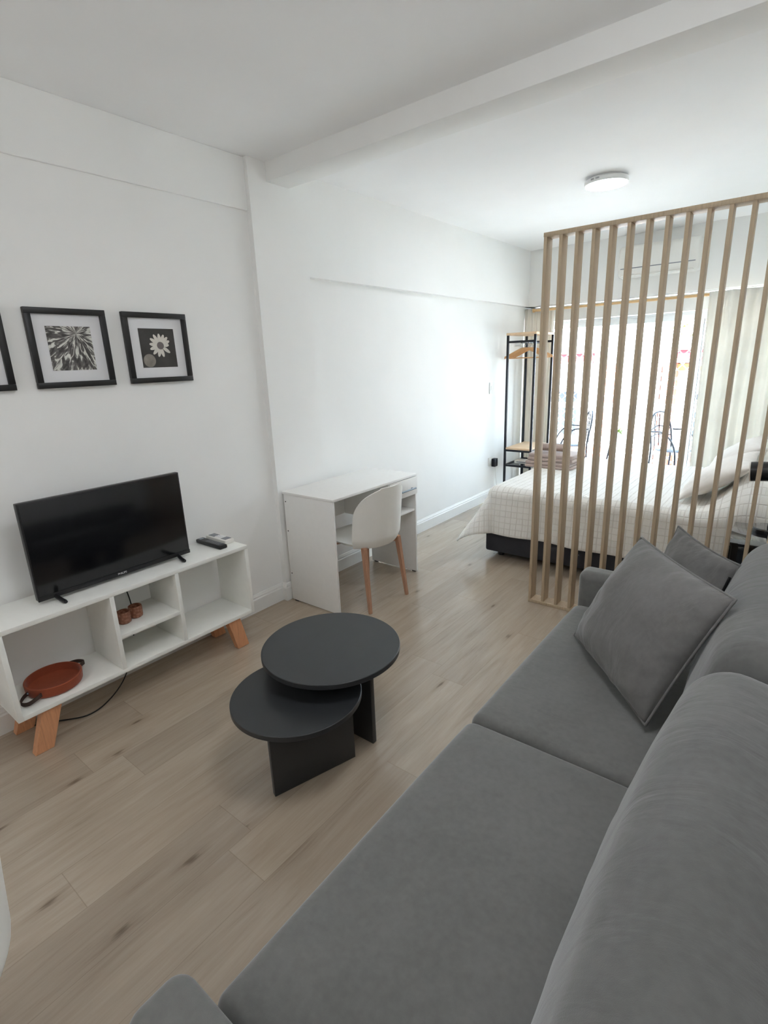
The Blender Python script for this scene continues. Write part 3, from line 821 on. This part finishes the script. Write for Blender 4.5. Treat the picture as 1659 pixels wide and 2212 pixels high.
# folded towels
def folded_towel(x0, x1, y0, y1, z0, z1, label, seed):
    t = thing('towel', label, 'towel', ((x0+x1)/2, (y0+y1)/2, z0), math.radians(-3), 'taupe towels on the bed')
    h = (z1-z0); n = 2
    for k in range(n):
        bm = B(); hh = h/n
        soft_box(bm, (x1-x0-.006*k, y1-y0-.008*k, hh*1.0), (hh*.46, hh*.46, hh*.46), (.004, .004, .004), 4, 12, lambda v, un: v+Vector((fbm((v.x*9+seed, v.y*9, k))*.006, fbm((v.x*8, v.y*9+seed, k+4))*.005, 0)))
        mk('fold', bm, M['towel'], t, 180, loc=(0, 0, hh*(k+.5)))
folded_towel(-1.905, -1.485, 4.47, 4.80, ZB+.010, ZB+.069, 'folded taupe towel lying directly on the bed, bottom of the stack', 1)
folded_towel(-1.885, -1.470, 4.48, 4.79, ZB+.0705, ZB+.136, 'folded taupe towel between the bottom towel and the rolled one', 6)
rt = thing('towel', 'small rolled taupe towel on top of the towel stack', 'towel', (-1.70, 4.62, ZB+.138), math.radians(4), 'taupe towels on the bed')
bm = B(); pts = [(math.cos(th)*r, math.sin(th)*r) for th, r in ((k*.35, .040-.030*k/52) for k in range(53))]
L = .13
prev = None
for q in (-L, -L*.5, 0, L*.5, L):
    row = [bm.verts.new((q, -x, .040+z)) for x, z in pts]
    if prev:
        for i in range(len(row)-1): bm.faces.new((prev[i], row[i], row[i+1], prev[i+1]))
    prev = row
bmesh.ops.solidify(bm, geom=bm.faces[:], thickness=.005)
mk('roll', bm, M['towel'], rt, 60)

# ------------------------------------------------------------------ bedside tables and lamps
def nightstand(y0, y1, label):
    n = thing('nightstand', label, 'nightstand', (0, (y0+y1)/2, 0), 0, 'black nightstands')
    h = (y1-y0)/2
    bxo('carcass', M['nightstand'], n, -.185, .19, -h+.005, h-.005, .06, .555, bev=.003)
    bxo('top', M['nightstand'], n, -.205, .20, -h, h, .555, .575, bev=.002)
    d = bxo('drawer', M['nightstand'], n, -.199, -.184, -h+.012, h-.012, .34, .545, bev=.002)
    bm = B(); lathe(bm, [(.001, -.022), (.009, -.021), (.010, -.016), (.005, -.010), (.005, 0), (.001, 0)], 18, (-.199, 0, .45), 'X'); mk('knob', bm, M['steel'], d, 40)
    bxo('plinth', M['nightstand'], n, -.17, .18, -h+.02, h-.02, 0, .06, bev=.002)
nightstand(3.135, 3.555, 'glossy black nightstand between slatted screen and bed')
nightstand(5.40, 5.80, 'black nightstand at the window side of the bed')
def lamp(loc, rz, label):
    l = thing('table_lamp', label, 'lamp', loc, rz, 'black bedside lamps')
    bm = B(); lathe(bm, [(.001, 0), (.078, 0), (.080, .006), (.080, .020), (.074, .026), (.001, .028)], 48); mk('lamp_base', bm, M['nightstand'], l, 40)
    bm = B(); tube(bm, smooth_path([(.0, 0, .026), (.01, 0, .14), (.035, 0, .26), (.03, 0, .335), (.0, 0, .345)], 8), .006, 12); mk('stem', bm, M['black_metal'], l, 60)
    mt = Matrix.Translation((-.015, 0, .335)) @ Matrix.Rotation(math.radians(-6), 4, 'Y')
    bm = B(); lathe(bm, [(.001, .12), (.030, .118), (.046, .10), (.052, .06), (.053, -.105), (.050, -.105), (.049, .05), (.001, .08)], 48, axis='X')
    for v in bm.verts: v.co = mt @ v.co
    sh = mk('lamp_shade', bm, M['black_plastic'], l, 50)
    bm = B(); lathe(bm, [(.0535, -.109), (.0535, -.103), (.050, -.103), (.050, -.109)], 48, axis='X')
    bmesh.ops.delete(bm, geom=[f for f in bm.faces if len(f.verts) > 4], context='FACES')
    for v in bm.verts: v.co = mt @ v.co
    mk('shade_rim', bm, M['pillowcase'], sh, 50)
lamp((-.045, 3.44, .575), 0, 'black bedside lamp with cylindrical shade on the near nightstand')
lamp((-.055, 5.58, .575), math.radians(20), 'black bedside lamp on the nightstand by the window')

# ------------------------------------------------------------------ clothes rack, hangers, router
rx0, rx1, ry0, ry1 = -2.538, -2.238, 5.40, 5.88
rk = thing('clothes_rack', 'slim black metal clothes rack with wooden shelves by the window', 'clothes rack', (rx0, ry0, 0))
rw, rd = rx1-rx0, ry1-ry0; q = .011
for x in (0, rw):
    for y in (0, rd): bxo('post', M['black_metal'], rk, x-q, x+q, y-q, y+q, 0, 1.765, bev=.001)
bxo('shelf', M['shelf_wood'], rk, -.014, rw+.014, -.014, rd+.014, 1.765, 1.79, bev=.002)
bxo('shelf', M['shelf_wood'], rk, q, rw-q, -.01, rd+.01, .560, .580, bev=.002)
for z in (.549, .380, 1.70):
    for y in (0, rd): bxo('crossbar', M['black_metal'], rk, q, rw-q, y-q*.9, y+q*.9, z-.012, z+.010, bev=.001, seg=1)
    if z < 1:
        for x in (0, rw): bxo('crossbar', M['black_metal'], rk, x-q*.9, x+q*.9, q, rd-q, z-.011, z+.009, bev=.001, seg=1)
bm = B(); tube(bm, [(rw/2, 0, 1.692), (rw/2, rd, 1.692)], .011, 12); mk('hanging_rail', bm, M['black_metal'], rk, 40)
bm = B()
for k in range(15): tube(bm, [(q, .03+k*(rd-.06)/14, .384), (rw-q, .03+k*(rd-.06)/14, .384)], .0025, 6)
mk('wire_shelf', bm, M['black_metal'], rk, 40)
def hanger_proto():
    h = thing('clothes_hanger', 'x', 'hanger', (0, 0, 0), 0, 'wooden hangers on the clothes rack')
    bm = B(); top = []
    pts = smooth_path([(-.215, 0, -.155), (-.14, .004, -.118), (-.05, 0, -.075), (0, 0, -.066), (.05, 0, -.075), (.14, .004, -.118), (.215, 0, -.155)], 6)
    rows = []
    for i, p in enumerate(pts):
        hgt = .013
        rows.append([bm.verts.new(p+Vector((0, dy, dz))) for dy, dz in ((-.006, -hgt), (.006, -hgt), (.006, hgt), (-.006, hgt))])
    for a, b in zip(rows, rows[1:]):
        for i in range(4): bm.faces.new((a[i], a[(i+1) % 4], b[(i+1) % 4], b[i]))
    bm.faces.new(rows[0]); bm.faces.new(rows[-1][::-1])
    mk('shoulder', bm, M['hanger_wood'], h, 40)
    bm = B(); tube(bm, [(-.195, 0, -.160), (.195, 0, -.160)], .006, 8); mk('trouser_bar', bm, M['hanger_wood'], h, 40)
    bm = B(); arc = [(.020*math.cos(a), 0, .020*math.sin(a)-.006) for a in [math.radians(200-k*25) for k in range(10)]]
    tube(bm, [(-.0, 0, -.055), (0, 0, -.038), (.014, 0, -.024)]+arc[::-1], .002, 6); mk('hook', bm, M['steel'], h, 60)
    return h
hp = hanger_proto()
for i, (y, rz, lb) in enumerate(((5.50, 14, 'wooden hanger on the clothes rack, first one from the room side'), (5.565, 9, 'wooden hanger on the clothes rack, second from the room side'),
                                  (5.635, 17, 'wooden hanger on the clothes rack, third from the room side'), (5.71, 10, 'wooden hanger on the clothes rack, nearest the window'))):
    h = hp if i == 0 else copy_tree(hp)
    h.location = ((rx0+rx1)/2, y, 1.694); h.rotation_euler = (0, 0, math.radians(rz)); h['label'] = lb
rt_ = thing('router', 'white wireless router with raised antennas on the lowest rack shelf', 'router', (-2.37, 5.56, .3895))
bm = B(); soft_box(bm, (.20, .13, .034), (.012, .012, .010), (0, 0, .004), 3, 4); mk('body', bm, M['white_plastic'], rt_, 60, loc=(0, 0, .018))
for x, dx in ((-.085, -.012), (.06, -.030)):
    bm = B(); tube(bm, [(x, .06, .02), (x+dx*.3, .06, .07), (x+dx, .06, .165)], [.008, .0075, .006], 8); mk('antenna', bm, M['white_plastic'], rt_, 40)
bxo('light_strip', M['grey_button'], rt_, -.07, .07, -.067, -.064, .014, .024, bev=0)

# wall plates in the niche
sw_ = thing('light_switch', 'white wall switch plate on the niche wall beside the rack', 'switch', (XN, 5.24, 1.235))
bxo('plate', M['white_plastic'], sw_, 0, .009, -.037, .037, -.060, .060, bev=.003); bxo('rocker', M['trim'], sw_, .008, .013, -.014, .014, -.024, .024, bev=.001)
so2 = thing('wall_socket', 'white wall socket low on the niche wall beside the bed foot', 'socket', (XN, 5.25, .435))
bxo('plate', M['white_plastic'], so2, 0, .009, -.045, .075, -.045, .045, bev=.003); bxo('insert', M['trim'], so2, .008, .011, -.03, .055, -.03, .03, bev=.001)
ad = thing('plug_adapter', 'black plug adapter in the low wall socket with a thin white cord', 'plug', (XN+.0115, 5.30, .420))
bxo('adapter_body', M['black_metal'], ad, 0, .045, -.035, .035, -.045, .045, bev=.005)
bm = B(); tube(bm, smooth_path([(.03, 0, -.044), (.034, .005, -.12), (.028, .035, -.22), (.03, .06, -.30), (.04, .10, -.405), (.03, .25, -.412)], 6), .0028, 6); mk('cord', bm, M['white_plastic'], ad, 60)

# ------------------------------------------------------------------ air conditioner, curtain rod, curtains
ac = thing('air_conditioner', 'white split air conditioner high on the window wall', 'air conditioner', (-1.255, YW, 2.25))
bm = B(); soft_box(bm, (.71, .20, .285), (.03, .06, .045), (0, .006, 0), 4, 8); mk('housing', bm, M['white_plastic'], ac, 60, loc=(0, -.101, .145))
bxo('outlet', M['grey_button'], ac, -.32, .32, -.207, -.19, .075, .083, bev=.001)
bxo('flap', M['white_plastic'], ac, -.31, .31, -.20, -.15, .004, .016, bev=.003)
bm = B(); tube(bm, [(-2.50, 5.955, 2.035), (-.30, 5.955, 2.035)], .013, 14)
cr = mk('curtain_rod', bm, M['rod_wood'], None, 40); tag(cr, 'thin wooden curtain rod across the top of the window', 'curtain rod')
for x in (-2.50, -.30):
    bm = B(); lathe(bm, [(.001, -.014), (.019, -.010), (.021, 0), (.019, .010), (.001, .014)], 20, (x, 5.955, 2.035), 'X'); mk('finial', bm, M['rod_wood'], cr, 60)
for x in (-2.42, -1.4, -.38):
    bxo('bracket', M['white_powder'], cr, x-.008, x+.008, 5.955, YW+.002, 2.026, 2.086, bev=.001)
def curtain(label, x0, x1, y, z0, z1, mat, amp, waves, seed):
    bm = B()
    def f(u, v):
        x = x0+(x1-x0)*u; z = z0+(z1-z0)*v
        ph = waves*2*PI*u+.7*math.sin(5*u+seed)
        k = .65+.35*(1-v)
        return Vector((x+.012*math.sin(ph*.5+seed)*(1-v), y+amp*k*math.sin(ph)+.012*math.sin(3.3*u*2*PI+seed)*(1-v), z))
    grid_surface(bm, f, int(waves*14)+2, 24, thick=.0015)
    tag(mk('curtain', bm, mat, None, 180), label, 'curtain', 'cream window curtains')
curtain('sheer cream curtain drawn over the window side behind the pillows', -.80, XR-.01, 5.885, .02, 2.055, M['sheer'], .030, 9, 1.0)
curtain('bunched cream curtain hanging beside the clothes rack', -2.64, -2.30, 6.04, .02, 2.06, M['linen'], .018, 6, 2.5)

# ------------------------------------------------------------------ balcony: rail, net, chairs, table, plant
rl = thing('balcony_railing', 'white metal balcony railing outside the window', 'railing', (-1.2, 7.42, -.02))
bxo('top_rail', M['white_powder'], rl, -3.0, 3.3, -.03, .03, .86, .93, bev=.004)
bxo('bottom_rail', M['white_powder'], rl, -3.0, 3.3, -.018, .018, .08, .12, bev=.003)
p0 = bxo('post', M['white_powder'], rl, -.025, .025, -.02, .02, 0, .86, bev=.003)
p0.location.x = -2.9
for x in (-1.6, -.13, 1.2, 2.6):
    p = p0.copy(); C.objects.link(p); p.parent = rl; p.location = (x, 0, 0)
b0 = bxo('baluster', M['white_powder'], rl, -.006, .006, -.006, .006, .12, .86, bev=0)
b0.location.x = -2.8
for k in range(1, 42):
    p = b0.copy(); C.objects.link(p); p.parent = rl; p.location = (-2.8+k*.135, 0, 0)
bm = B(); nx0, nx1, nz0, nz1 = -3.6, 1.2, 0.0, 2.5; cell = .105
def clip(x, s):
    out = []
    for z in (nz0, nz1):
        out.append((x+s*(z-nz0), z))
    (xa, za), (xb, zb) = out
    if xa > xb: xa, za, xb, zb = xb, zb, xa, za
    if xb < nx0 or xa > nx1: return None
    sl_ = (zb-za)/(xb-xa)
    if xa < nx0: za += (nx0-xa)*sl_; xa = nx0
    if xb > nx1: zb -= (xb-nx1)*sl_; xb = nx1
    return (xa, za), (xb, zb)
k = nx0-2.6
while k < nx1+2.6:
    for s in (-.95, .95):
        g = clip(k, s)
        if g: tube(bm, [(g[0][0], 7.50+(.003 if s > 0 else 0), g[0][1]), (g[1][0], 7.50+(.003 if s > 0 else 0), g[1][1])], .0048, 4)
    k += cell
tube(bm, [(nx0, 7.5, nz0), (nx1, 7.5, nz0)], .005, 5); tube(bm, [(nx0, 7.5, nz1), (nx1, 7.5, nz1)], .005, 5)
tag(mk('safety_net', bm, M['white_powder'], None), 'white diamond-mesh safety net closing the balcony above the railing', 'net')

def bistro_chair(label, loc, rz):
    c = thing('bistro_chair', label, 'chair', loc, rz, 'metal chairs on the balcony')
    bm = B(); lathe(bm, [(.001, .43), (.19, .43), (.2, .436), (.19, .444), (.001, .446)], 36); mk('seat', bm, M['black_metal'], c, 40)
    for sx in (-1, 1):
        bm = B(); tube(bm, smooth_path([(.18*sx, .17, 0), (.185*sx, .16, .44), (.20*sx, .02, .64), (.19*sx, -.18, .65)], 6), .010, 8); mk('leg', bm, M['black_metal'], c, 60)
        bm = B(); tube(bm, smooth_path([(.18*sx, -.19, 0), (.175*sx, -.17, .44), (.17*sx, -.21, .70), (.10*sx, -.235, .84), (0, -.24, .87)], 6), .010, 8); mk('back_frame', bm, M['black_metal'], c, 60)
    bm = B(); tube(bm, smooth_path([(-.172, -.20, .66), (0, -.235, .70), (.172, -.20, .66)], 8), .008, 8)
    tube(bm, smooth_path([(-.17, -.195, .58), (0, -.225, .60), (.17, -.195, .58)], 8), .008, 8)
    for x in (-.07, 0, .07): tube(bm, [(x, -.21, .46), (x*1.1, -.235, .84)], .006, 6)
    mk('back_rods', bm, M['black_metal'], c, 60)
    return c
bistro_chair('dark metal balcony chair near the clothes rack side', (-2.33, 6.92, -.02), math.radians(120))
bistro_chair('dark metal balcony chair on the curtain side of the table', (-1.12, 6.98, -.02), math.radians(-118))
bt = thing('balcony_table', 'small round white table on the balcony between two chairs', 'table', (-1.76, 6.98, -.02))
bm = B(); lathe(bm, [(.001, .50), (.27, .50), (.28, .508), (.27, .516), (.001, .518)], 48); mk('tabletop', bm, M['white_powder'], bt, 40)
for k in range(3):
    a = k*2*PI/3+.4
    bm = B(); tube(bm, [(.23*math.cos(a), .23*math.sin(a), 0), (.11*math.cos(a), .11*math.sin(a), .50)], .010, 8); mk('leg', bm, M['black_metal'], bt, 60)
pp = thing('potted_plant', 'yellow-green plant in a pale pot on the balcony table', 'plant', (-1.765, 6.98, .499))
bm = B(); lathe(bm, [(.001, 0), (.05, 0), (.062, .10), (.066, .104), (.058, .104), (.052, .09), (.001, .09)], 32); mk('pot', bm, M['pot'], pp, 40)
bm = B()
for k in range(38):
    a = random.random()*2*PI; el = random.uniform(.3, 1.3); L = random.uniform(.06, .13); wd = .014
    d = Vector((math.cos(a)*math.cos(el), math.sin(a)*math.cos(el), math.sin(el))); sd = Vector((-math.sin(a), math.cos(a), 0)); o = Vector((math.cos(a)*.02, math.sin(a)*.02, .09))
    pr = None
    for q_ in range(6):
        f = q_/5; c = o+d*L*f+Vector((0, 0, -.05*f*f)); w_ = wd*math.sin(PI*(.1+.88*f))
        cur = (bm.verts.new(c-sd*w_), bm.verts.new(c+Vector((0, 0, -.004))), bm.verts.new(c+sd*w_))
        if pr:
            bm.faces.new((pr[0], pr[1], cur[1], cur[0])); bm.faces.new((pr[1], pr[2], cur[2], cur[1]))
        pr = cur
mk('foliage', bm, M['leaf'], pp, 180)

# ------------------------------------------------------------------ house across the street
ho = thing('apartment_building', 'pale building with red awning band across the street beyond the net', 'building', (-2.6, 13.0, -6.0))
bxo('facade', M['stucco'], ho, -9, 8, 0, 3, 0, 7.30, bev=0)
bxo('roof_edge', M['concrete'], ho, -9.1, 8.1, -.35, 3.1, 7.58, 7.80, bev=0)
bxo('parapet', M['stucco'], ho, -9, 8, -.1, .2, 7.3, 7.58, bev=0)
bm = B()
for x0, x1 in ((-3.6, -1.25), (.35, 4.4)):
    prism(bm, ((x0+x1)/2, -.35, 7.33), ((x0+x1)/2, -.28, 7.56), ((x1-x0)/2, 0, 0, 0, .02, 0), ((x1-x0)/2, 0, 0, 0, .02, 0))
    
mk('awning', bm, M['red_awning'], ho)
bxo('fascia', M['orange_paint'], ho, .35, 4.4, -.2, 0, 7.14, 7.28, bev=0)
for x, mt in ((-1.0, 'brick'), (-.72, 'concrete'), (-.1, 'concrete'), (.18, 'brick')):
    bxo('column', M[mt], ho, x, x+.26, -.3, 0, 0, 7.3, bev=0)
for x in (-4.2, -2.6, .7, 2.1, 3.5):
    wn = bxo('window', M['white_powder'], ho, x, x+1.0, -.05, 0, 5.6, 6.75, bev=0)
    bxo('pane', M['dark_glass'], wn, x+.06, x+.94, -.06, -.045, 5.66, 6.69, bev=0)
bxo('brick_band', M['brick'], ho, -9, 8, -.08, 0, 4.9, 5.4, bev=0)
tr_ = thing('street_tree', 'green tree rising behind the building across the street', 'tree', (-2.3, 21.0, -6))
bm = B(); tube(bm, [(0, 0, 0), (.1, 0, 4), (0, .1, 7.5)], [.22, .16, .07], 10); mk('trunk', bm, M['soil'], tr_, 60)
bm = B(); rnd = random.Random(3)
for k in range(900):
    p = Vector((rnd.gauss(0, .8), rnd.gauss(0, .8), rnd.gauss(8.3, .7))); a = rnd.random()*6.28; s = rnd.uniform(.06, .13)
    d = Vector((math.cos(a), math.sin(a), rnd.uniform(-.6, .6)))*s; e = Vector((-math.sin(a), math.cos(a), rnd.uniform(-.5, .5)))*s*.6
    bm.faces.new([bm.verts.new(p-d), bm.verts.new(p+e), bm.verts.new(p+d), bm.verts.new(p-e)])
mk('crown', bm, M['leaf'], tr_)
struct(bxo('street', M['concrete'], None, -30, 30, 7.7, 30, -6.2, -6.0, bev=0))

# ------------------------------------------------------------------ light
wd = bpy.data.worlds.new('daylight'); bpy.context.scene.world = wd; wd.use_nodes = True
nt = wd.node_tree; bg = nt.nodes['Background']
tc = nt.nodes.new('ShaderNodeTexCoord'); sp = nt.nodes.new('ShaderNodeSeparateXYZ'); nt.links.new(tc.outputs['Generated'], sp.inputs[0])
cr_ = nt.nodes.new('ShaderNodeValToRGB'); nt.links.new(sp.outputs[2], cr_.inputs[0])
cr_.color_ramp.elements[0].position = .0; cr_.color_ramp.elements[0].color = (.78, .89, 1.0, 1)
cr_.color_ramp.elements[1].position = .55; cr_.color_ramp.elements[1].color = (.55, .76, 1.0, 1)
nt.links.new(cr_.outputs[0], bg.inputs[0]); bg.inputs[1].default_value = SKY
sun = bpy.data.lights.new('sun', 'SUN'); sun.energy = SUN; sun.angle = math.radians(.6); sun.color = (1.0, .98, .96)
so_ = bpy.data.objects.new('sun', sun); C.objects.link(so_); so_.rotation_euler = (math.radians(22), 0, math.radians(-20))
# daylight arriving through the window opening
pl = bpy.data.lights.new('window_daylight', 'AREA'); pl.shape = 'RECTANGLE'; pl.size = XR-XN-.1; pl.size_y = 1.9; pl.energy = 1.0
pl.cycles.is_portal = True
po = bpy.data.objects.new('window_daylight', pl); C.objects.link(po); po.location = ((XR+XN)/2, 6.40, 1.0); po.rotation_euler = (-PI/2, 0, 0)

# ------------------------------------------------------------------ camera
cam = bpy.data.cameras.new('camera'); co = bpy.data.objects.new('camera', cam); C.objects.link(co)
cam.sensor_fit = 'VERTICAL'; cam.sensor_height = 24.0; cam.sensor_width = 36.0
cam.lens = 1129.09/2212*24.0; cam.clip_start = .02; cam.clip_end = 200
a, b, c = .672922234, -.280089139, -.0375751413
fw = Vector((-math.sin(a)*math.cos(b), math.cos(a)*math.cos(b), math.sin(b)))
r0 = Vector((math.cos(a), math.sin(a), 0)); u0 = r0.cross(fw)
r = math.cos(c)*r0+math.sin(c)*u0; u = -math.sin(c)*r0+math.cos(c)*u0
mw = Matrix((r, u, -fw)).transposed().to_4x4(); mw.translation = (0, 0, 1.55)
co.matrix_world = mw
sc = bpy.context.scene; sc.camera = co
sc.view_settings.view_transform = 'Standard'; sc.view_settings.look = 'None'; sc.view_settings.exposure = EXPO; sc.view_settings.gamma = 1.0
sc.view_settings.use_curve_mapping = False
sc.cycles.max_bounces = 14; sc.cycles.diffuse_bounces = 9; sc.cycles.transparent_max_bounces = 16; sc.cycles.sample_clamp_indirect = 8
